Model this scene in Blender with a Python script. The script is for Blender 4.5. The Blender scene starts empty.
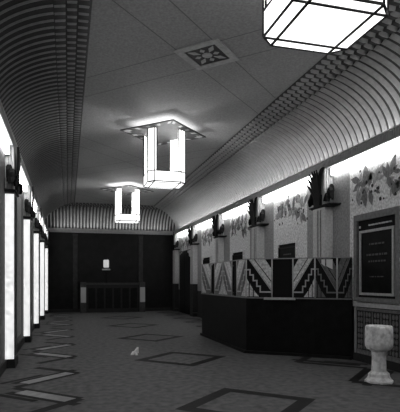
import bpy, bmesh, math, random
from mathutils import Vector, Matrix
sc = bpy.context.scene
COL = sc.collection
R = math.radians
random.seed(7)

# ------------------------------------------------------------------ dimensions
EYE = 1.55
XL, XR = -1.08, 5.45            # wall faces
YF, YB = -2.0, 24.7             # wall faces behind the camera / far end
ZC = 5.24                       # ceiling
BAY = 3.7
PIL = [9.37 + BAY*k for k in range(5)]
LAMP_Y = [3.87, 11.27, 18.67]
MIDX = 2.19
ZCOR0, ZCOR1 = 3.965, 4.13      # cornice
ZST0 = 3.775                    # bottom of the light strips

# ------------------------------------------------------------------ materials
def mat(name, v, rough=0.7, var=0.0, scale=8.0, bump=0.0, metal=0.0, spec=0.3, detail=4.0):
    m = bpy.data.materials.new(name); m.use_nodes = True
    nt = m.node_tree; b = nt.nodes['Principled BSDF']
    b.inputs['Roughness'].default_value = rough
    b.inputs['Metallic'].default_value = metal
    b.inputs['Specular IOR Level'].default_value = spec
    b.inputs['Base Color'].default_value = (v, v, v, 1)
    if var or bump:
        tc = nt.nodes.new('ShaderNodeTexCoord')
        n = nt.nodes.new('ShaderNodeTexNoise')
        n.inputs['Scale'].default_value = scale; n.inputs['Detail'].default_value = detail
        nt.links.new(tc.outputs['Object'], n.inputs['Vector'])
        if var:
            r = nt.nodes.new('ShaderNodeValToRGB')
            a, c = max(v*(1-var), 0), v*(1+var)
            r.color_ramp.elements[0].position = .3; r.color_ramp.elements[1].position = .7
            r.color_ramp.elements[0].color = (a, a, a, 1); r.color_ramp.elements[1].color = (c, c, c, 1)
            nt.links.new(n.outputs['Fac'], r.inputs['Fac'])
            nt.links.new(r.outputs['Color'], b.inputs['Base Color'])
        if bump:
            bp = nt.nodes.new('ShaderNodeBump'); bp.inputs['Strength'].default_value = bump
            bp.inputs['Distance'].default_value = .02
            nt.links.new(n.outputs['Fac'], bp.inputs['Height'])
            nt.links.new(bp.outputs['Normal'], b.inputs['Normal'])
    return m

def glow(name, strength, v=.9):
    m = bpy.data.materials.new(name); m.use_nodes = True
    b = m.node_tree.nodes['Principled BSDF']
    b.inputs['Base Color'].default_value = (v, v, v, 1)
    b.inputs['Roughness'].default_value = .4
    b.inputs['Emission Color'].default_value = (1, 1, 1, 1)
    b.inputs['Emission Strength'].default_value = strength
    return m

M = dict(
    floor=mat('terrazzo', .13, .6, .38, 9, spec=.15, detail=8),
    inlay_dark=mat('black terrazzo', .015, .6, .3, 9, spec=.12),
    inlay_light=mat('pale terrazzo', .28, .4, .25, 9, spec=.35),
    ceiling=mat('painted plaster ceiling', .2, .9, .2, 28, .1, detail=8),
    score=mat('ceiling joint', .1, .9),
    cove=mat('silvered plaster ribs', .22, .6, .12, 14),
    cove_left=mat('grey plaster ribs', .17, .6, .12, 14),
    ground=mat('cove groove shade', .035, .8, .2, 14),  # shade of the cove grooves put into the colour
    ground_left=mat('left cove groove shade', .02, .8, .2, 14),
    cornice=mat('grey fluted cornice', .45, .7, .15, 12),
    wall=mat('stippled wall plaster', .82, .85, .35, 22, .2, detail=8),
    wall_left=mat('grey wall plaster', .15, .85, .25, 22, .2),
    band=mat('dull wall panel', .34, .85, .25, 22, .1),
    dado=mat('dark dado', .03, .7, .2, 12),
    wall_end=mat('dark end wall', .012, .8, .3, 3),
    end_pilaster=mat('dim end wall pilaster', .04, .8, .3, 6),
    leafp=mat('mural leaf paint', .2, .8, .4, 16),
    leafq=mat('mural grey leaf paint', .38, .8, .4, 16),
    berry=mat('mural berry paint', .04, .8),
    shaft=mat('pilaster plaster', .62, .7, .2, 20),
    groove=mat('pilaster groove', .05, .8),
    core=mat('white fluted plaster', .6, .6, .1, 14),
    iron=mat('black wrought metal', .012, .6, .2, 20, spec=.1),
    black=mat('black gloss', .009, .5, .3, 6, spec=.12),
    blackmatt=mat('black interior', .008, .9),
    frame=mat('pale metal frame', .5, .45, .15, 20),
    rail=mat('grey rail', .32, .5, .15, 20),
    etched=mat('frosted panel glass', .68, .5, .4, 24, detail=8),
    etched_dim=mat('dim panel glass', .13, .4, .4, 24),  # shaded copy for the end screens, also the front screens' backing
    steel=mat('pale inlay line', .55, .4),
    steel_shaded=mat('shaded inlay line', .2, .4),
    surround=mat('grey case surround', .22, .7, .2, 18),
    poster=mat('dark poster', .008, .6, .4, 6, spec=.1),
    print_=mat('poster print', .09, .6),
    header=mat('header lettering', .75, .5),
    stone=mat('pale mottled stone', .88, .75, .35, 14, .25, detail=8),
    ornament=mat('dado ornament', .2, .7, .3, 20),
    curtain=mat('black velvet', .012, .95),
    paper=mat('white paper', .8, .8),
    plate=mat('lantern ceiling plate', .03, .6, .25, 10),
    plate_light=mat('plate fretwork', .3, .6),
    lead=mat('lantern leading', .01, .6),
    vent_frame=mat('vent frame', .26, .8, .2, 14),
    counter=mat('dark counter wood', .015, .45, .3, 6),
    post=mat('dim counter post', .05, .6, .2, 8),
)
G_LAMP = glow('lit opal glass', .95)
G_STRIP = glow('lit cove strip glass', 4.6)
G_PANEL = glow('lit pilaster glass', .4)
G_END = glow('lit counter panel', .02, .3)
G_TABLE = glow('lit lamp shade', .22, .4)

# speckle for the lit pilaster glass
def speckle(m, lo, hi, scale):
    nt = m.node_tree; b = nt.nodes['Principled BSDF']
    tc = nt.nodes.new('ShaderNodeTexCoord'); n = nt.nodes.new('ShaderNodeTexNoise')
    n.inputs['Scale'].default_value = scale; n.inputs['Detail'].default_value = 6
    nt.links.new(tc.outputs['Object'], n.inputs['Vector'])
    mr = nt.nodes.new('ShaderNodeMapRange')
    mr.inputs['From Min'].default_value = .3; mr.inputs['From Max'].default_value = .7
    mr.inputs['To Min'].default_value = lo; mr.inputs['To Max'].default_value = hi
    nt.links.new(n.outputs['Fac'], mr.inputs['Value'])
    nt.links.new(mr.outputs['Result'], b.inputs['Emission Strength'])
speckle(G_PANEL, .24, .52, 11)

# ------------------------------------------------------------------ mesh helpers
class MB:
    """collects shapes into ONE mesh with material slots"""
    def __init__(self): self.v = []; self.f = []; self.m = []; self.mats = []; self.smooth = []
    def slot(self, m):
        if m not in self.mats: self.mats.append(m)
        return self.mats.index(m)
    def face(self, pts, m, smooth=False):
        i = len(self.v); self.v += [tuple(p) for p in pts]
        self.f.append(tuple(range(i, i+len(pts)))); self.m.append(self.slot(m)); self.smooth.append(smooth)
    def raw(self, vs, fs, m, smooth=False):
        i = len(self.v); self.v += [tuple(p) for p in vs]
        s = self.slot(m)
        for f in fs:
            self.f.append(tuple(k+i for k in f)); self.m.append(s); self.smooth.append(smooth)
    def hexa(self, p, m):
        """8 points: bottom ring 0-3, top ring 4-7"""
        self.raw(p, [(3,2,1,0),(4,5,6,7),(0,1,5,4),(1,2,6,5),(2,3,7,6),(3,0,4,7)], m)
    def box(self, x0, x1, y0, y1, z0, z1, m):
        self.hexa([(x0,y0,z0),(x1,y0,z0),(x1,y1,z0),(x0,y1,z0),(x0,y0,z1),(x1,y0,z1),(x1,y1,z1),(x0,y1,z1)], m)
    def prism(self, poly, z0, z1, m):
        n = len(poly)
        vs = [(x,y,z0) for x,y in poly] + [(x,y,z1) for x,y in poly]
        fs = [tuple(reversed(range(n))), tuple(range(n,2*n))] + [(i,(i+1)%n,n+(i+1)%n,n+i) for i in range(n)]
        self.raw(vs, fs, m)
    def extrude(self, poly, d, m):
        """planar 3-D polygon pushed along vector d"""
        n = len(poly); P = [Vector(p) for p in poly]; d = Vector(d)
        fs = [tuple(range(n)), tuple(reversed(range(n,2*n)))] + [((i+1)%n,i,n+i,n+(i+1)%n) for i in range(n)]
        self.raw(P + [p+d for p in P], fs, m)
    def lathe(self, prof, m, c=(0,0), n=28, smooth=True, phase=0):
        vs = []; fs = []
        for r, z in prof:
            for k in range(n):
                a = 2*math.pi*k/n + phase
                vs.append((c[0]+r*math.cos(a), c[1]+r*math.sin(a), z))
        for i in range(len(prof)-1):
            for k in range(n):
                fs.append((i*n+k, i*n+(k+1)%n, (i+1)*n+(k+1)%n, (i+1)*n+k))
        fs.append(tuple(reversed(range(n)))); fs.append(tuple(range((len(prof)-1)*n, len(prof)*n)))
        self.raw(vs, fs, m, smooth)
    def blade(self, pts, wid, side, thick, m):
        """ribbon with a real thickness through pts, widths wid along side, thickness along thick"""
        n = len(pts); vs = []; fs = []
        side = Vector(side); thick = Vector(thick)
        for p, w in zip(pts, wid):
            p = Vector(p)
            vs += [p - side*w - thick*.5, p + side*w - thick*.5, p + side*w*.55 + thick*.5, p - side*w*.55 + thick*.5]
        for i in range(n-1):
            for k in range(4):
                fs.append((4*i+k, 4*i+(k+1)%4, 4*i+4+(k+1)%4, 4*i+4+k))
        fs.append((3,2,1,0)); fs.append((4*n-4,4*n-3,4*n-2,4*n-1))
        self.raw(vs, fs, m)
    def tube(self, pts, rad, m, n=8):
        P = [Vector(p) for p in pts]; vs = []; fs = []
        if not hasattr(rad, '__len__'): rad = [rad]*len(P)
        for i, p in enumerate(P):
            t = (P[min(i+1,len(P)-1)] - P[max(i-1,0)]).normalized()
            a = t.cross(Vector((0,0,1)))
            if a.length < .05: a = t.cross(Vector((1,0,0)))
            a.normalize(); b = t.cross(a)
            for k in range(n):
                q = 2*math.pi*k/n
                vs.append(p + (a*math.cos(q) + b*math.sin(q))*rad[i])
        for i in range(len(P)-1):
            for k in range(n):
                fs.append((i*n+k, i*n+(k+1)%n, (i+1)*n+(k+1)%n, (i+1)*n+k))
        fs.append(tuple(reversed(range(n)))); fs.append(tuple(range((len(P)-1)*n, len(P)*n)))
        self.raw(vs, fs, m, True)
    def build(self, name, parent=None, normals=True):
        me = bpy.data.meshes.new(name)
        me.from_pydata([tuple(v) for v in self.v], [], self.f)
        for m in self.mats: me.materials.append(m)
        for p, s, sm in zip(me.polygons, self.m, self.smooth):
            p.material_index = s; p.use_smooth = sm
        if normals:
            bm = bmesh.new(); bm.from_mesh(me)
            bmesh.ops.recalc_face_normals(bm, faces=bm.faces); bm.to_mesh(me); bm.free()
        me.update()
        o = bpy.data.objects.new(name, me); COL.objects.link(o)
        if parent: o.parent = parent
        return o

def tag(o, label, cat, group=None):
    o['label'] = label; o['category'] = cat
    if group: o['group'] = group
    return o
def thing(name, label, cat, loc=(0,0,0), group=None):
    o = bpy.data.objects.new(name, None); COL.objects.link(o); o.location = loc
    o.empty_display_size = .1
    return tag(o, label, cat, group)
def struct(o): o['kind'] = 'structure'; return o
def copy_tree(o, parent=None):
    c = o.copy(); COL.objects.link(c)
    if parent: c.parent = parent
    for ch in list(o.children): copy_tree(ch, c)
    return c

# ================================================================== SETTING
# ---- floor: one slab with its inlaid pattern
def seg_quad(p, q, w):
    p, q = Vector(p), Vector(q); d = (q-p).normalized(); n = Vector((-d.y, d.x))*w/2
    return [p-n, q-n, q+n, p+n]
fl = MB()
fl.box(XL-.2, XR+.2, YF-.2, YB+.2, -.15, 0, M['floor'])
def inlay(poly, m, z): fl.face([(p[0], p[1], z) for p in poly], m)
for k in range(-2, 5):
    cy = 9.37 + BAY*k
    if not (0 < cy < YB): continue
    o_, i_ = .95, .68
    P = lambda r: [(MIDX+r, cy), (MIDX, cy+r), (MIDX-r, cy), (MIDX, cy-r)]
    A, B = P(o_), P(i_)
    for j in range(4):
        inlay([A[j], A[(j+1)%4], B[(j+1)%4], B[j]], M['inlay_dark'], .002)
for k in range(-2, 5):
    for s, base in ((1, 0.0), (-1, 2*MIDX)):
        X = lambda x: base + s*x
        cy = 7.42 + BAY*k
        if not (1 < cy < YB-1): continue
        for d in (1, -1):
            if s > 0: inlay(seg_quad((X(-.64), cy+d*.29), (X(.03), cy+d*.96), .21), M['inlay_light'], .004)
            inlay(seg_quad((X(-.80), cy+d*.30), (X(.12), cy+d*1.22), .14), M['inlay_dark'], .003)
            inlay(seg_quad((X(-.74), cy+d*.02), (X(.16), cy+d*.92), .14), M['inlay_dark'], .003)
            inlay(seg_quad((X(.16), cy+d*.92), (X(-.55), cy+d*1.63), .16), M['inlay_dark'], .0025)
            inlay(seg_quad((X(-.98), cy+d*.34), (X(-.40), cy+d*.90), .10), M['inlay_dark'], .0028)
struct(fl.build('floor', normals=False))

# ---- ceiling with scored diagonal joints
ce = MB()
CX0, CX1, CYE = .33, 4.04, YB-1.40
ce.box(XL-.2, XR+.2, YF-.2, YB+.2, ZC, ZC+.15, M['ceiling'])
def clip_line(p, d, x0, x1, y0, y1):
    t0, t1 = -99, 99
    for c, dc, a, b in ((p[0], d[0], x0, x1), (p[1], d[1], y0, y1)):
        u, w = (a-c)/dc, (b-c)/dc
        if u > w: u, w = w, u
        t0, t1 = max(t0, u), min(t1, w)
    return t0, t1
for k in range(3):
    vy = 7.55 + 2*BAY*k
    for sx, sy, dx, dy in ((.46,0,1,1),(.46,0,1,-1),(-.46,0,-1,1),(-.46,0,-1,-1)):
        p = (MIDX+sx, vy+sy)
        t0, t1 = clip_line(p, (-dx, dy), CX0, CX1, 0, CYE)
        a = (p[0]-dx*t0, p[1]+dy*t0); b = (p[0]-dx*t1, p[1]+dy*t1)
        q = seg_quad(a, b, .02)
        ce.face([(c.x, c.y, ZC-.002) for c in q], M['score'])
struct(ce.build('ceiling', normals=False))

# ---- ribbed coves (one grid per side, three staggered rows of scales at the crown)
RIB = .185
TH_B = [R(71), R(77.5), R(83.2), R(89.2)]
A_, B_ = 1.54, ZC-ZCOR1+.02
def rib_d(t, hw):
    u = (t-.5)/hw
    return math.sqrt(1-u*u) if abs(u) < 1 else 0
SET = .15                        # the ribs stand back behind the light trough
def cove(name, m, ground, side, rib, start, end):
    NT, NS = 30, 16
    RD, HW, SD = (.022, .10, .022) if side == 'left' else (.05, .25, .06)
    ths = [R(71)*i/NT for i in range(NT+1)]
    rows = []
    for th in ths: rows.append((th, 0, 1.0))
    for r in range(3):
        a, b = TH_B[r], TH_B[r+1]
        for f, am in ((.02,.0),(.07,.9),(.5,1.0),(.90,.9),(.95,.0)):
            rows.append((a+(b-a)*f, r+1, am))
    rows.append((R(90), 0, 0))
    n = int((end-start)/rib+1)*NS
    vs = []
    for th, row, am in rows:
        off = A_*(1-math.cos(th)) - SET; z = ZCOR1-.02 + B_*math.sin(th)
        nx, nz = math.cos(th)/A_, math.sin(th)/B_
        l = math.hypot(nx, nz); nx /= l; nz /= l
        for j in range(n+1):
            s = start + j*rib/NS
            t = ((j/NS) + (0.5 if row in (1, 3) else 0.0)) % 1.0
            d = RD*rib_d(t, HW)*am if row == 0 else (SD*(1-t)**.8*am if t > .09 else 0)
            o2, z2 = off + nx*d, z - nz*d
            if side == 'back':
                x = min(max(s, XL+off), XR-off); vs.append((x, YB-o2, z2))
            else:
                y = min(s, YB-off)
                vs.append((XL+o2 if side == 'left' else XR-o2, y, z2))
    fs = []
    N = n+1
    for i in range(len(rows)-1):
        for j in range(n):
            q = (i*N+j, i*N+j+1, (i+1)*N+j+1, (i+1)*N+j)
            p = [Vector(vs[k]) for k in q]
            if ((p[2]-p[0]).cross(p[3]-p[1])).length > 1e-7: fs.append(q)
    # silvered raised ribs and scale edges; groove shade is painted into the ground colour
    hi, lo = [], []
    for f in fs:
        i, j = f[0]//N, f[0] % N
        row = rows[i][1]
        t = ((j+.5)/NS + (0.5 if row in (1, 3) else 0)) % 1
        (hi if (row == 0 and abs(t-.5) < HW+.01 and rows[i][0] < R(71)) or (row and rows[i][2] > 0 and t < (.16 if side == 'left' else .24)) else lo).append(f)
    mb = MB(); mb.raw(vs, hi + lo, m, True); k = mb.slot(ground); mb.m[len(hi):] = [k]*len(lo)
    o = mb.build(name, normals=False)
    md = o.modifiers.new('thickness', 'SOLIDIFY'); md.thickness = .01
    return struct(o)
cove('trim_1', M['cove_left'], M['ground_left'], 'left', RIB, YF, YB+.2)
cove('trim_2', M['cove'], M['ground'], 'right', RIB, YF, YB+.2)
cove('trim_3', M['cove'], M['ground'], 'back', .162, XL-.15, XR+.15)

# ---- fluted cornices with an upstanding lip that hides the cove tubes
def cornice(name, side):
    mb = MB(); m = M['cornice']
    p = .13
    if side in ('left', 'right'):
        s = 1 if side == 'left' else -1
        w = XL if side == 'left' else XR
        bx = lambda n0, n1, y0, y1, z0, z1: mb.box(min(w+s*n0, w+s*n1), max(w+s*n0, w+s*n1), y0, y1, z0, z1, m)
        lo, hi = 3.0, YB-.14
    else:
        bx = lambda n0, n1, y0, y1, z0, z1: mb.box(y0, y1, YB-n1, YB-n0, z0, z1, m)
        lo, hi = XL+.15, XR-.15
    bx(0, p-.02, lo, hi, ZCOR0, ZCOR0+.06)                   # soffit of the trough
    bx(p-.035, p-.02, lo, hi, ZCOR0, ZCOR1+.01)               # upstand
    bx(p-.035, p+.01, lo, hi, ZCOR0-.012, ZCOR0+.012)         # bottom bead
    bx(p-.035, p+.015, lo, hi, ZCOR1-.005, ZCOR1+.02)         # top bead
    t = lo
    while t < hi-.03:
        bx(p-.021, p, t, t+.03, ZCOR0+.012, ZCOR1-.005); t += .06
    return struct(mb.build(name))
cornice('trim_4', 'left'); cornice('trim_5', 'right'); cornice('trim_6', 'back')

# ---- walls
def leaf(cy, cz, l, w, a, n=7):
    """pointed leaf outline in the (y, z) plane"""
    top = [(l*(i/n-.5), w*math.sin(math.pi*i/n)**1.2*.5) for i in range(n+1)]
    pts = top + [(x, -y) for x, y in reversed(top[1:-1])]
    ca, sa = math.cos(a), math.sin(a)
    return [(cy + x*ca - y*sa, cz + x*sa + y*ca) for x, y in pts]
wr = MB()
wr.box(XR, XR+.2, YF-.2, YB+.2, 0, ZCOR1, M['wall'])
def on_wall(poly, m, d): wr.face([(XR-d, y, z) for y, z in poly], m)
def rect(y0, y1, z0, z1): return [(y0,z0),(y1,z0),(y1,z1),(y0,z1)]
on_wall(rect(YF, YB, 0, 1.12), M['dado'], .002)
for p in PIL:
    on_wall(rect(max(p-.89, 1), min(p+.89, YB), 1.12, ZST0), M['band'], .002)
rng = random.Random(3)
for k in range(5):
    c = 7.52 + BAY*k
    for cl in (-.68, -.25, .22, .66):
        ccy, ccz = c + cl + rng.uniform(-.1,.1), 3.38 + rng.uniform(-.05,.12)
        for j in range(11):
            a = rng.uniform(0, 6.28); r = rng.uniform(.05, .36)
            l = rng.uniform(.16, .42)
            ly, lz = ccy + r*math.cos(a), min(ccz + r*.9*math.sin(a), ZST0-.2)
            poly = leaf(ly, lz, l, l*rng.uniform(.35,.5), a+rng.uniform(-.6,.6))
            poly = [(y, min(z, ZST0-.01)) for y, z in poly]
            on_wall(poly, M['leafp'] if rng.random() < .55 else M['leafq'], .003+.0004*j)
        for j in range(6):
            by, bz, br = ccy + rng.uniform(-.4,.4), ccz + rng.uniform(-.4,.3), rng.uniform(.02,.04)
            on_wall([(by+br*math.cos(q*math.pi/4), bz+br*math.sin(q*math.pi/4)) for q in range(8)], M['berry'], .008)
struct(wr.build('wall_right', normals=False))
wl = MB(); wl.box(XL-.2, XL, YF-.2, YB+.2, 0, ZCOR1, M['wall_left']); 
for p in PIL:
    wl.face([(XL+.002, y, z) for y, z in rect(p+.95, p+BAY-.95, .3, 3.5) if y < YB] if p < PIL[-1] else
            [(XL+.002, y, z) for y, z in rect(6.9, 8.3, .3, 3.5)], M['band'])
struct(wl.build('wall_left', normals=False))
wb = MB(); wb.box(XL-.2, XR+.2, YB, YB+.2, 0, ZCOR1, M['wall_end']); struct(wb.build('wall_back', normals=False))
wf = MB(); wf.box(XL-.2, XR+.2, YF-.2, YF, 0, ZC, M['wall_left']); struct(wf.build('wall_front', normals=False))
for nm, bx in (('baseboard_left', (XL, XL+.03, YF, YB, 0, .16)), ('baseboard_right', (XR-.03, XR, YF, YB, 0, .15)),
               ('baseboard_back', (XL+.03, XR-.03, YB-.03, YB, 0, .16))):
    mb = MB(); mb.box(*bx, M['dado']); struct(mb.build(nm))

# ================================================================== PILASTERS
# local frame: n = out from the wall, a = along the hall (+ = farther), z up
def make_pilaster(side, label):
    s = 1 if side == 'left' else -1
    pr = .155 if side == 'left' else .20
    L = lambda a, n, z: (s*n, a, z)
    root = thing('pilaster', label, 'pilaster', (0,0,0), 'pilasters with dark plume capitals')
    def lbox(mb, a0, a1, n0, n1, z0, z1, m):
        mb.box(min(s*n0, s*n1), max(s*n0, s*n1), a0, a1, z0, z1, m)
    mb = MB(); lbox(mb, -.27, .27, .031, pr+.02, 0, .12, M['dado']); lbox(mb, -.26, .26, .031, pr+.01, .12, .16, M['dado'])
    mb.build('plinth', root)
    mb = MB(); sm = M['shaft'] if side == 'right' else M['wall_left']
    lbox(mb, -.25, .25, 0.002, pr, .16, 3.125, sm)
    for c in (-.06, .06):
        lbox(mb, c-.045, c-.02, pr-.01, pr+.002, .2, 3.08, M['groove'])
        lbox(mb, c-.012, c+.014, pr-.01, pr+.016, .2, 3.08, sm)
    if side == 'right': lbox(mb, -.256, .256, .0021, pr+.018, .165, 1.42, M['dado'])
    mb.build('shaft', root)
    if side == 'left':
        mb = MB(); lbox(mb, -.272, -.252, .006, pr-.002, .165, 3.095, G_PANEL)
        o = mb.build('lit_panel', root); o['label'] = 'lit white glass panel on the near side'
    mb = MB()                                                       # trapezoid shelf
    for z0, z1, g in ((3.125, 3.145, -.03), (3.145, 3.17, 0)):
        pj = .25 if side == 'right' else .19
        lo, hi = (-.52, .34) if side == 'right' else (-.32, .32)
        pl = [(s*.003, lo-.06-g), (s*(pj+g), lo-g), (s*(pj+g), hi+g), (s*.003, hi+.06+g)]
        if s < 0: pl.reverse()
        mb.prism(pl, z0, z1, M['iron'])
    o = mb.build('capital_shelf', root); o['label'] = 'black shelf at the foot of the capital'
    mb = MB()                                                       # fluted white core
    lbox(mb, -.24, .24, 0.002, pr-.02, 3.17, 3.95, M['core'])
    for k in range(8):
        a = -.21 + .06*k
        mb.tube([L(a, pr-.02, 3.18), L(a, pr-.02, 3.94)], .024, M['core'], 8)
    for k in range(3):
        nn = .035 + k*.05
        mb.tube([L(-.24, nn, 3.18), L(-.24, nn, 3.94)], .022, M['core'], 8)
        mb.tube([L(.24, nn, 3.18), L(.24, nn, 3.94)], .022, M['core'], 8)
    o = mb.build('fluted_core', root); o['label'] = 'white fluted block behind the plume'
    # plume of blades on the aisle face
    f = pr + .03
    sp_ = 1.0 if side == 'right' else .55
    for i, (tip, zt, w) in enumerate(((.35,3.74,.04),(.25,3.84,.046),(.14,3.89,.048),(.03,3.92,.048),(-.07,3.92,.046),(-.17,3.92,.05))):
        pts = []; wd = []
        for j in range(9):
            t = j/8
            a = (i-2.5)*-.028*(1-t) + sp_*tip*(t**1.7)
            pts.append(L(a, f + sp_*sp_*(.05*t + .07*t*t), 3.17 + (zt-3.17)*t)); wd.append(w*(.8+.55*math.sin(math.pi*min(t*1.05, 1))) if j < 8 else .008)
        mb = MB(); mb.blade(pts, wd, (0,1,0), Vector((s,0,0))*.022, M['iron']); mb.build('plume_leaf', root)
    pts = []; wd = []                                               # heavy leaf that sweeps round the near corner
    for j in range(10):
        t = j/9
        pts.append(L(-.10 - .22*sp_*t**2.2, f + .02 + .03*t*sp_, 3.17 + .77*math.sin(t*math.pi/2)**1.0)); wd.append(.06+.03*t if j < 9 else .05)
    mb = MB(); mb.blade(pts, wd, (0,1,0), Vector((s,0,0))*.03, M['iron']); mb.build('plume_leaf', root)
    mb = MB(); lbox(mb, -.14, .14, pr, pr+.05, 3.17, 3.40, M['iron'])  # boss the blades grow from
    mb.build('plume_boss', root)
    for sg in (-1, 1):                                              # low curling leaves either side of the shelf
        for q, (sp, h, n0) in enumerate(((.23,.34,.14),(.17,.22,.20),(.12,.42,.08))):
            pts = [L(sg*(.27 + sp*(j/8) - (.0 if j < 7 else .03)), n0, 3.17 + h*math.sin(math.pi*(.12+.80*j/8))) for j in range(9)]
            mb = MB(); mb.blade(pts, [.05]*8+[.02], (1,0,0), Vector((0,0,.03)), M['iron']); mb.build('curled_leaf', root)
    return root
ordin = ['nearest', 'second', 'third', 'fourth', 'farthest']
for side, w in (('right', XR), ('left', XL)):
    proto = None
    for k, y in enumerate(PIL):
        if side == 'right':
            lab = ['right wall pilaster with black plume capital beside the large poster case, nearest of its row',
                   'right wall pilaster with plume capital rising behind the ticket booth, second of its row',
                   'right wall pilaster with plume capital just past the booth end, third of its row',
                   'right wall pilaster with plume capital before the draped doorway, fourth of its row',
                   'right wall pilaster with plume capital in the far corner of the hall'][k]
        else:
            lab = ['left wall pilaster with tall bright side panel, widest and nearest of its row',
                   'left wall pilaster with bright side panel, second from the camera',
                   'left wall pilaster with bright side panel, middle one of the five',
                   'left wall pilaster with narrow bright side panel, fourth from the camera',
                   'left wall pilaster with thinnest bright side panel, in the far corner'][k]
        if proto is None: proto = o = make_pilaster(side, lab)
        else: o = copy_tree(proto); o['label'] = lab
        o['group'] = 'plume pilasters on the %s wall' % side
        o.location = (w, y, 0)

# ================================================================== LIGHT STRIPS under the cornices
def strip(side, k, label):
    s, w = (1, XL) if side == 'left' else (-1, XR)
    y0 = PIL[k-1]+.40 if k > 0 else -1.5
    y1 = PIL[k]-.29
    root = thing('light_strip', label, 'light', (w, (y0+y1)/2, ZST0), 'lit glass strips under the %s cornice' % side)
    h = (y1-y0)/2
    mb = MB(); mb.box(min(s*.012, s*.085), max(s*.012, s*.085), -h, h, .012, .165, G_STRIP); mb.build('glass_diffuser', root)
    for e in (-h, h-.02):
        mb = MB(); mb.box(min(s*.011, s*.09), max(s*.011, s*.09), e-.001, e+.021, .006, .17, M['rail']); mb.build('end_cap', root)
RL = ['lit white strip under right cornice above the large poster case',
      'lit white strip under right cornice above the near half of the ticket booth',
      'lit white strip under right cornice above the far poster case past the booth',
      'lit white strip under right cornice, second from the far end',
      'short lit white strip at the far end of the right cornice']
LL = ['lit white strip under left cornice at the picture edge, largest on that side',
      'lit white strip under left cornice between first and second pilasters',
      'lit white strip under left cornice between second and third pilasters',
      'lit white strip under left cornice between third and fourth pilasters',
      'tiny lit white strip at the far end of the left cornice']
for k in range(5): strip('right', k, RL[k]); strip('left', k, LL[k])

# ================================================================== LANTERNS
def make_lantern():
    root = thing('ceiling_lantern', '', 'ceiling light', (0,0,0), 'square glass lanterns down the ceiling')
    h, c, zb, zt, band = .44, .13, -1.39, -.19, .23
    # plate, a square turned to a diamond
    mb = MB(); d = 1.04
    mb.prism([(d,0),(0,d),(-d,0),(0,-d)], -.185, -.165, M['plate'])
    def strip_q(r0, r1, m, z):
        A = [(r0,0),(0,r0),(-r0,0),(0,-r0)]; B = [(r1,0),(0,r1),(-r1,0),(0,-r1)]
        for j in range(4): mb.face([(A[j][0],A[j][1],z),(A[(j+1)%4][0],A[(j+1)%4][1],z),(B[(j+1)%4][0],B[(j+1)%4][1],z),(B[j][0],B[j][1],z)], m)
    strip_q(1.04, 1.00, M['lead'], -.1862); strip_q(.80, .77, M['lead'], -.1862)
    for j in range(4):
        A = Vector((math.cos(j*math.pi/2), math.sin(j*math.pi/2))); B = Vector((math.cos((j+1)*math.pi/2), math.sin((j+1)*math.pi/2)))
        for q in range(9):
            t0, t1 = (q+.2)/9, (q+.8)/9
            f = lambda t, r: (A.lerp(B, t)*r)
            ps = [f(t0,.98), f(t1,.98), f(t1,.83), f(t0,.83)]
            mb.face([(p.x,p.y,-.1865) for p in ps], M['plate_light'] if q % 2 == 0 else M['lead'])
    mb.build('ceiling_plate', root, normals=False)
    mb = MB(); mb.lathe([(.10,-.165),(.10,-.002)], M['lead'], n=16); mb.build('ceiling_rose', root)
    # four sides, each two uprights over a low band, corners cut
    t = .02
    oc = [(h,h-c),(h-c,h),(-h+c,h),(-h,h-c),(-h,-h+c),(-h+c,-h),(h-c,-h),(h,-h+c)]
    inn = [(x*(1-t/h), y*(1-t/h)) for x, y in oc]
    for j in range(8):
        a, b = oc[j], oc[(j+1)%8]; ai, bi = inn[j], inn[(j+1)%8]
        if j % 2 == 0:                                              # cut corner, full height, plus its two returns
            p0, p1 = oc[j-1], oc[(j+2)%8]; q0, q1 = inn[j-1], inn[(j+2)%8]
            L_ = (Vector(a)-Vector(p0)).length; u = .055/L_
            e0, f0 = Vector(a).lerp(Vector(p0), u), Vector(ai).lerp(Vector(q0), u)
            e1, f1 = Vector(b).lerp(Vector(p1), u), Vector(bi).lerp(Vector(q1), u)
            m2 = MB()
            m2.prism([tuple(e0), a, b, tuple(e1), tuple(f1), bi, ai, tuple(f0)], zb+band, zt, G_LAMP)
            up = m2.build('glass_upright', root)
            m3 = MB()
            for e in (tuple(e0), a, b, tuple(e1)):
                e = (e[0]*1.006, e[1]*1.006); m3.tube([(e[0],e[1],zb+band), (e[0],e[1],zt)], .012, M['lead'], 6)
            m3.build('leading', up)
    m2 = MB()
    for j in range(8):
        a, b = oc[j], oc[(j+1)%8]; ai, bi = inn[j], inn[(j+1)%8]
        m2.prism([a, b, bi, ai], zb, zb+band, G_LAMP)
    m2.prism(oc, zb-.012, zb, G_LAMP)
    tray = m2.build('glass_tray', root)
    m3 = MB(); z = zb-.016
    for x in (-(h-c), h-c):
        m3.box(x-.013, x+.013, -h, h, z-.004, z+.006, M['lead']); m3.box(-h, h, x-.013, x+.013, z-.006, z+.004, M['lead'])
    for j in range(8):
        a, b = oc[j], oc[(j+1)%8]
        for zz in (zb-.008, zb+band): m3.tube([(a[0]*1.004,a[1]*1.004,zz),(b[0]*1.004,b[1]*1.004,zz)], .013, M['lead'], 6)
        m3.tube([(a[0]*1.006,a[1]*1.006,zb-.008),(a[0]*1.006,a[1]*1.006,zb+band)], .012, M['lead'], 6)
    m3.build('leading', tray)
    return root
lan = make_lantern()
for k, y in enumerate(LAMP_Y):
    o = lan if k == 0 else copy_tree(lan)
    o.location = (MIDX+.02, y, ZC)
    o['label'] = ['large glass lantern cut off by the top picture edge, seen from beneath',
                  'lit glass lantern under diamond plate in mid ceiling, middle of the three',
                  'smallest lit glass lantern, hanging nearest the far end of the hall'][k]

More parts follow.
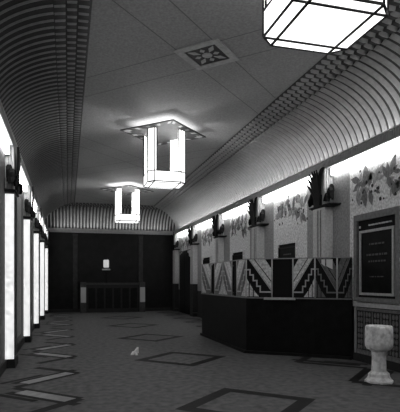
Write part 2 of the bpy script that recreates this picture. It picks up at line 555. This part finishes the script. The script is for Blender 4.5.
# ---- ceiling vent
v = thing('ceiling_vent', 'square pierced ceiling vent in a pale frame, set diagonally beside the lanterns', 'vent', (MIDX, 7.52, ZC))
def dia(r): return [(r,0),(0,r),(-r,0),(0,-r)]
mb = MB()
for (r0, r1, z) in ((.56,.40,-.02),):
    A, B = dia(r0), dia(r1)
    for j in range(4):
        a, b, c, d = A[j], A[(j+1)%4], B[(j+1)%4], B[j]
        mb.prism([a,b,c,d], z, -.001, M['vent_frame'])
mb.build('frame', v)
mb = MB(); mb.prism(dia(.40), -.006, -.001, M['black']); mb.build('dark_backing', v)
mb = MB(); mb.lathe([(.085,-.014),(.085,-.006)], M['vent_frame'], n=16)
for k in range(8):
    a = k*math.pi/4
    l0, l1 = .11, .33 if k % 2 == 0 else .22
    pts = [((l0+(l1-l0)*t)*math.cos(a), (l0+(l1-l0)*t)*math.sin(a)) for t in (0,.5,1)]
    n = (-math.sin(a), math.cos(a)); w = .045
    mb.prism([pts[0], (pts[1][0]-n[0]*w, pts[1][1]-n[1]*w), pts[2], (pts[1][0]+n[0]*w, pts[1][1]+n[1]*w)], -.014, -.006, M['vent_frame'])
mb.build('flower_grille', v)

# ================================================================== POSTER CASES on the right wall
def make_case(unlit=False):
    root = thing('poster_case', '', 'display case', (0,0,0), 'recessed poster cases on the right wall')
    B = lambda mb, a0, a1, n0, n1, z0, z1, m: mb.box(-n1, -n0, a0, a1, z0, z1, m)
    W, z0, z1 = (.57, 1.24, 2.70) if not unlit else (.50, 1.24, 2.50)
    mb = MB()
    B(mb, -W-.10, -W, .012, .07, z0-.08, z1+.12, M['surround']); B(mb, W, W+.10, .012, .07, z0-.08, z1+.12, M['surround'])
    B(mb, -W, W, .012, .07, z1, z1+.12, M['surround']); B(mb, -W, W, .012, .07, z0-.08, z0, M['surround'])
    if unlit:
        mb = MB(); B(mb, -W-.03, -W, .012, .05, z0-.03, z1+.03, M['wall']); B(mb, W, W+.03, .012, .05, z0-.03, z1+.03, M['wall'])
        B(mb, -W, W, .012, .05, z1, z1+.03, M['wall']); B(mb, -W, W, .012, .05, z0-.03, z0, M['wall'])
    mb.build('surround', root)
    mb = MB(); B(mb, -W, W, .012, .02, z0, z1, M['blackmatt']); mb.build('back_panel', root)
    w, a, b, t = .46, 1.33, 2.46, .045
    if unlit: b, t = 2.40, .03
    fm = M['frame'] if not unlit else M['black']
    mb = MB()
    B(mb, -w-t, -w, .02, .055, a-t, b+t, fm); B(mb, w, w+t, .02, .055, a-t, b+t, fm)
    B(mb, -w, w, .02, .055, b, b+t, fm); B(mb, -w, w, .02, .055, a-t, a, fm)
    mb.build('inner_frame', root)
    mb = MB(); B(mb, -w, w, .02, .03, a, b, M['poster'])
    rg = random.Random(5)
    for z, l, h in ((2.22,.22,.03),(2.02,.30,.035),(1.90,.26,.03),(1.62,.2,.02)):
        y = -l
        while y < l:
            d = rg.uniform(.03,.09); B(mb, y, min(y+d,l), .03, .032, z, z+h, M['print_']); y += d+.025
    mb.build('poster', root)
    if unlit: return root
    y = -.42
    for j in range(7):
        d = .05 + .02*(j % 3); mb = MB(); B(mb, y, y+d, .02, .04, 2.58, 2.605, M['header']); mb.build('header_mark', root); y += d+.03
    mb = MB(); B(mb, .50, .53, .02, .04, 2.56, 2.60, M['header']); mb.build('header_mark', root)
    return root
case = make_case(); dark_case = make_case(True)
for k in range(4):
    o = case if k == 0 else dark_case if k == 1 else copy_tree(dark_case)
    o.location = (XR, 7.58+BAY*k, 0)
    o['label'] = ['large black poster case at right picture edge above the stone pedestal',
                  'black poster case on wall behind the near end of the ticket booth',
                  'black poster case with pale bottom edge behind the booth front',
                  'farthest black poster case, on wall past the booth'][k]

# ---- wainscot below the nearest case
wn = thing('wainscot_panel', 'ornate chain-patterned wainscot panel below the large poster case', 'wall panel', (XR, 7.2, 0))
B = lambda mb, a0, a1, n0, n1, z0, z1, m: mb.box(-n1, -n0, a0, a1, z0, z1, m)
mb = MB(); B(mb, -1.4, 1.03, .004, .03, .16, 1.10, M['dado']); mb.build('backing', wn)
mb = MB(); B(mb, 1.0, 1.035, .03, .06, .16, 1.10, M['frame']); B(mb, -1.4, 1.0, .03, .05, .16, .24, M['ornament']); B(mb, -1.4, 1.0, .03, .05, .99, 1.04, M['ornament'])
mb.build('border_frame', wn)
mb = MB(); B(mb, -1.4, 1.04, .004, .09, 1.06, 1.14, M['frame']); mb.build('cap_rail', wn)
mb = MB()
y = .92
c = 0
while y > -1.35:
    if c % 3 == 2:
        B(mb, y-.012, y+.012, .03, .042, .26, .97, M['ornament'])
    else:
        z = .29
        while z < .95:
            pts = [(-.03, y+.032*math.cos(q*math.pi/4), z+.045*math.sin(q*math.pi/4)) for q in range(8)]
            mb.extrude(pts, (-.012,0,0), M['ornament']); z += .105
    y -= .085; c += 1
mb.build('chain_ornament', wn)

# ================================================================== TICKET BOOTH
BT = thing('ticket_booth', 'long black ticket booth with zigzag glass screens along the right wall', 'ticket booth', (4.6, 11.2, 0))
O = Vector((4.6, 11.2, 0))
def w2(x, y): return (x-O.x, y-O.y)
plan = [(5.40,8.33),(5.19,8.53),(4.84,8.79),(4.505,9.10),(4.14,9.34),(3.70,9.70),(3.70,13.24),(4.14,13.66),(5.40,14.25)]
ZB, ZT = 1.18, 2.03
def inset(poly, d):
    out = []
    n = len(poly)
    for i, p in enumerate(poly):
        a = Vector(poly[max(i-1,0)]); b = Vector(p); c = Vector(poly[min(i+1,n-1)])
        ns = []
        for u, w in ((a,b),(b,c)):
            e = w-u
            if e.length > 1e-6: e.normalize(); ns.append(Vector((e.y, -e.x)))
        nn = sum(ns, Vector((0,0))).normalized()
        k = d/max(nn.dot(ns[0]), .5)
        out.append((b.x+nn.x*k, b.y+nn.y*k))
    return out
def nearwall(pl): return [(5.415, pl[0][1])] + pl[1:-1] + [(5.415, pl[-1][1])]
def lp(poly): return [w2(*p) for p in poly]
def shell(name, d0, d1, z0, z1, m):
    o, i = inset(plan, d0), inset(plan, d1); mb = MB()
    for j in range(len(plan)-1): mb.prism(lp([i[j], i[j+1], o[j+1], o[j]]), z0, z1, m)
    return mb.build(name, BT)
shell('base', 0, .08, .06, ZB, M['black'])
shell('kerb', -.05, .08, 0, .06, M['inlay_dark'])
shell('counter_rail', -.03, .30, ZB, ZB+.025, M['surround'])
def bar_run(name, z0, z1, w, m):
    mb = MB(); o, i = inset(plan, -w/2), inset(plan, w/2)
    for j in range(len(plan)-1):
        mb.prism(lp([o[j], o[j+1], i[j+1], i[j]]), z0, z1, m)
    mb.build(name, BT)
bar_run('top_rail', ZT-.02, ZT, .03, M['rail'])
def panel(p, q, mirror, dim=False, patches=False, soft=False):
    """decorated glass screen from plan point p to q (seen from outside, p on the left)"""
    p, q = Vector(p), Vector(q); e = q-p; n = Vector((e.y, -e.x)).normalized()
    z0, z1 = ZB+.025, ZT-.02
    bg, li, ln = (M['blackmatt'], M['etched_dim'], M['steel_shaded']) if dim else (M['blackmatt'], M['etched'], M['steel'])  # dim copies carry the end screens' shade in their colour
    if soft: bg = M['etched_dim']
    mb = MB()
    def W(u, v, d): 
        if mirror: u = 1-u
        b = p + e*u + n*d
        return (b.x-O.x, b.y-O.y, z0+(z1-z0)*v)
    def poly(pts, m, d0, d1): 
        P = [W(u,v,d0) for u,v in pts]; D = Vector(W(0,0,d1))-Vector(W(0,0,d0)); mb.extrude(P, D, m)
    poly([(0,0),(1,0),(1,1),(0,1)], bg, -.01, .002)
    # broad diagonal band with its pin stripes
    poly([(.14,1),(.30,1),(.97,.40),(.97,.22)], li, .002, .006)
    poly([(.34,1),(.74,1),(.97,.76),(.97,.44)], li, .002, .006)
    poly([(.10,1),(.135,1),(.97,.205),(.97,.17)], ln, .002, .007)
    # stepped line
    st = [(.02,.73),(.15,.73),(.15,.59),(.28,.59),(.28,.44),(.42,.44),(.42,.29),(.55,.29),(.55,.14),(.97,.14)]
    for (a, b), (c, d) in zip(st, st[1:]):
        h = .025; hv = .018
        poly([(min(a,c)-h,min(b,d)-hv),(max(a,c)+h,min(b,d)-hv),(max(a,c)+h,max(b,d)+hv),(min(a,c)-h,max(b,d)+hv)], ln, .002, .008)
    # lower corner fan
    poly([(.02,.50),(.10,.40),(.10,.02),(.02,.02)], li, .002, .006)
    poly([(.14,.36),(.26,.22),(.26,.02),(.14,.02)], li, .002, .006)
    poly([(.30,.18),(.50,.02),(.30,.02)], li, .002, .006)
    if patches:  # two pale patches near the top of the screen
        poly([(.52,.80),(.80,.72),(.80,.97),(.52,.97)], M['header'], .006, .009)
        poly([(.30,.86),(.46,.80),(.46,.97),(.30,.97)], M['header'], .006, .009)
    mb2 = MB()
    o = mb.build('decorated_screen', BT)
    if dim: o['label'] = 'zigzag glass screen coloured darker for shade, turned away from the hall'
    return o
def window(p, q):
    p, q = Vector(p), Vector(q); e = q-p; n = Vector((e.y, -e.x)).normalized()
    mb = MB(); W = lambda u, z, d: ((p+e*u+n*d).x-O.x, (p+e*u+n*d).y-O.y, z)
    mb.extrude([W(0,ZB+.025,-.05), W(1,ZB+.025,-.05), W(1,ZT-.02,-.05), W(0,ZT-.02,-.05)], Vector((n.x,n.y,0))*.01, M['blackmatt'])  # black sheet put in for the darkness inside the booth
    o = mb.build('ticket_window', BT); o['label'] = 'black sheet standing in for the dark inside of a ticket window'
    return o
def post(p, m=None):
    mb = MB(); x, y = w2(*p); mb.lathe([(.016,ZB+.025),(.016,ZT-.02)], m or M['rail'], (x,y), 8); mb.build('glazing_bar', BT)
P = list(plan)
# plan runs near wall -> far; seen from outside the left end of each screen is the FAR one
Y = lambda y: (3.70, y)
panel(P[5], P[4], False); window(P[4], P[3]); panel(P[3], P[2], True)
panel(P[2], P[1], False, True, True); panel(P[1], P[0], True, True, False)
panel(Y(10.29), P[5], True, soft=True); window(Y(10.63), Y(10.29)); panel(Y(11.30), Y(10.63), False, soft=True); panel(Y(11.98), Y(11.30), True, soft=True)
window(Y(12.34), Y(11.98)); panel(P[6], Y(12.34), False, soft=True); panel(P[7], P[6], True); panel(P[8], P[7], False)
for p in P[1:8] + [Y(10.29), Y(10.63), Y(11.30), Y(11.98), Y(12.34)]: post(p, M['frame'])
# pale ledge in front of the corner ticket window
p, q = Vector(P[4]), Vector(P[3]); e = (q-p); n = Vector((e.y,-e.x)).normalized(); 
a, b = p-e*.35, q+e*.12
mb = MB(); mb.prism([w2(*(a-n*.02)), w2(*(a+n*.12)), w2(*(b+n*.12)), w2(*(b-n*.02))], ZB-.02, ZB+.024, M['frame'])
o = mb.build('ticket_ledge', BT); o['label'] = 'pale ledge below the corner ticket window'

# ================================================================== STONE PEDESTAL
ft = thing('stone_pedestal', 'pale stone pedestal bowl standing on the floor at lower right', 'pedestal', (4.605, 6.38, 0))
mb = MB(); mb.lathe([(.14,.49),(.18,.51),(.202,.55),(.208,.62),(.205,.80),(.20,.85),(.19,.865),(.175,.86),(.16,.80),(.10,.76),(.02,.75)], M['stone'], n=36); mb.build('bowl', ft)
mb = MB(); mb.lathe([(.115,.17),(.11,.22),(.105,.40),(.115,.47),(.15,.50),(.14,.51)], M['stone'], n=12, smooth=False); mb.build('stem', ft)
mb = MB(); mb.lathe([(.215,0),(.215,.03),(.19,.05),(.165,.09),(.16,.13),(.13,.16),(.115,.175)], M['stone'], n=8, smooth=False, phase=.39); mb.build('foot', ft)

# ================================================================== FAR END
ct = thing('end_counter', 'dark counter between two lit posts against the far wall', 'counter', (2.16, YB-.45, 0))
mb = MB(); mb.box(-1.3, 1.3, -.2, .38, 0, 1.36, M['counter']); 
for k in range(6): mb.box(-1.2+.41*k, -.87+.41*k, -.215, -.2, .2, 1.2, M['black'])
mb.build('front', ct)
mb = MB(); mb.box(-1.3, 1.3, -.27, .38, 1.36, 1.46, M['post']); mb.build('worktop', ct)
for sx in (-1.44, 1.44):
    mb = MB(); mb.box(sx-.14, sx+.14, -.3, .38, 0, 1.5, M['post']); o = mb.build('end_post', ct)
    mb = MB(); mb.box(sx-.125, sx+.125, -.315, -.301, .5, 1.24, G_END); l = mb.build('lit_panel', o); l['label'] = 'dimly lit pale panel'
lp_ = thing('table_lamp', 'small lit lamp with pale base standing on the far counter', 'lamp', (1.83, YB-.45, 1.462))
mb = MB(); mb.lathe([(.13,0),(.13,.03),(.03,.06),(.025,.62)], M['iron'], n=16); mb.build('stem', lp_)
mb = MB(); mb.lathe([(.19,.62),(.21,.65),(.19,.69)], M['header'], n=20); mb.build('drip_dish', lp_)
mb = MB(); mb.lathe([(.12,.76),(.135,.78),(.135,1.1),(.12,1.14)], G_TABLE, n=20); mb.build('shade', lp_)
mb = MB(); mb.lathe([(.03,.69),(.03,.76)], M['iron'], n=10); mb.lathe([(.09,1.14),(.03,1.18),(.03,1.26)], M['iron'], n=12); mb.build('finial', lp_)
for i, x in enumerate((.35, 3.62)):
    mb = MB(); mb.box(x-.11, x+.11, YB-.05, YB-.002, .17, 3.9, M['end_pilaster']); mb.box(x-.13, x+.13, YB-.045, YB-.002, 3.8, 3.9, M['end_pilaster'])
    o = mb.build('wall_strip')
    tag(o, ['dim vertical strip on the far wall left of the lit lamp', 'dim vertical strip on the far wall above the right counter post'][i], 'wall strip')
# draped doorway
cu = thing('door_curtain', 'tall black draped curtain at the far end of the right wall', 'curtain', (XR, 22.25, 0))
mb = MB(); N = 60; 
def crv(j, z):
    t = j/N; return -(.05 + .03*math.sin(t*math.pi*15) + .012*math.sin(t*37))
rows = [0.01, .6, 1.3, 2.0, 2.5, 1]
vs = []; fs = []
for r in range(7):
    for j in range(N+1):
        t = j/N; top = 2.98 - .18*abs(2*t-1)**2 - (.35*max(0, .35-t)/.35 if t < .35 else 0)
        z = .01 + (top-.01)*r/6
        vs.append((crv(j,z)-.01, -1.15+2.3*t, z))
for r in range(6):
    for j in range(N): fs.append((r*(N+1)+j, r*(N+1)+j+1, (r+1)*(N+1)+j+1, (r+1)*(N+1)+j))
mb.raw(vs, fs, M['curtain'], True); o = mb.build('drape', cu, normals=False)
md = o.modifiers.new('thickness', 'SOLIDIFY'); md.thickness = .012
mb = MB(); mb.tube([(-.05,-1.2,2.99),(-.05,1.2,2.99)], .018, M['iron']); mb.build('curtain_rod', cu)

# ---- scrap of paper on the floor
mb = MB()
rg = random.Random(2)
cx, cy = 1.36, 10.15
mb.hexa([(cx-.10,cy-.10,.004),(cx-.04,cy-.12,.004),(cx+.0,cy+.02,.004),(cx-.05,cy+.05,.004),(cx-.09,cy-.08,.03),(cx-.04,cy-.10,.03),(cx+.0,cy+.02,.07),(cx-.04,cy+.05,.06)], M['paper'])
mb.hexa([(cx-.05,cy-.02,.004),(cx+.02,cy-.04,.004),(cx+.11,cy+.16,.004),(cx+.06,cy+.2,.004),(cx-.03,cy-.02,.06),(cx+.01,cy-.02,.06),(cx+.10,cy+.14,.13),(cx+.07,cy+.17,.13)], M['paper'])
mb.hexa([(cx+.0,cy-.16,.004),(cx+.05,cy-.16,.004),(cx+.03,cy+.0,.004),(cx-.01,cy+.0,.004),(cx+.01,cy-.15,.02),(cx+.04,cy-.15,.02),(cx+.03,cy+.0,.06),(cx-.01,cy+.0,.06)], M['paper'])
tag(mb.build('paper_scrap'), 'small crumpled white paper scrap lying alone on the floor', 'paper')

# ================================================================== LAMPS hidden in the cornice troughs
def tube_light(name, loc, length, watts, along_x=False, tilt=0):
    l = bpy.data.lights.new(name, 'AREA'); l.shape = 'RECTANGLE'
    l.size, l.size_y = (length, .05); l.energy = watts
    o = bpy.data.objects.new(name, l); COL.objects.link(o); o.location = loc
    o.rotation_euler = (math.pi, 0, 0) if along_x else (math.pi, 0, math.pi/2)
    return o
tube_light('cove_tube_right', (XR-.055, 14, ZCOR0+.10), 20, 66)
tube_light('cove_tube_back', (MIDX, YB-.055, ZCOR0+.10), 5.6, 12, True)

for y in LAMP_Y:                                                     # bulbs lying on each ceiling plate
    l = bpy.data.lights.new('plate_bulbs', 'AREA'); l.shape = 'SQUARE'; l.size = 1.2; l.energy = 15
    o = bpy.data.objects.new('plate_bulbs', l); COL.objects.link(o); o.location = (MIDX+.02, y, ZC-.162); o.rotation_euler = (math.pi, 0, math.pi/4)

for y in LAMP_Y:                                                     # one bulb inside each lantern
    l = bpy.data.lights.new('lantern_bulb', 'POINT'); l.shadow_soft_size = .07; l.energy = 24
    o = bpy.data.objects.new('lantern_bulb', l); COL.objects.link(o); o.location = (MIDX+.02, y, ZC-1.0)

# ================================================================== WORLD, CAMERA
w = bpy.data.worlds.new('World'); sc.world = w; w.use_nodes = True
w.node_tree.nodes['Background'].inputs['Color'].default_value = (0, 0, 0, 1)
w.node_tree.nodes['Background'].inputs['Strength'].default_value = 0
cd = bpy.data.cameras.new('camera'); cam = bpy.data.objects.new('camera', cd); COL.objects.link(cam)
cam.location = (0, 0, EYE); cam.rotation_euler = (R(90), 0, -math.atan(132/480))
cd.sensor_fit = 'HORIZONTAL'; cd.sensor_width = 36; cd.lens = 480/400*36
cd.shift_x = 0; cd.shift_y = 75/400
sc.camera = cam
vs_ = sc.view_settings
vs_.view_transform = 'Standard'; vs_.look = 'None'; vs_.gamma = 1; vs_.use_curve_mapping = False
vs_.exposure = 1.0
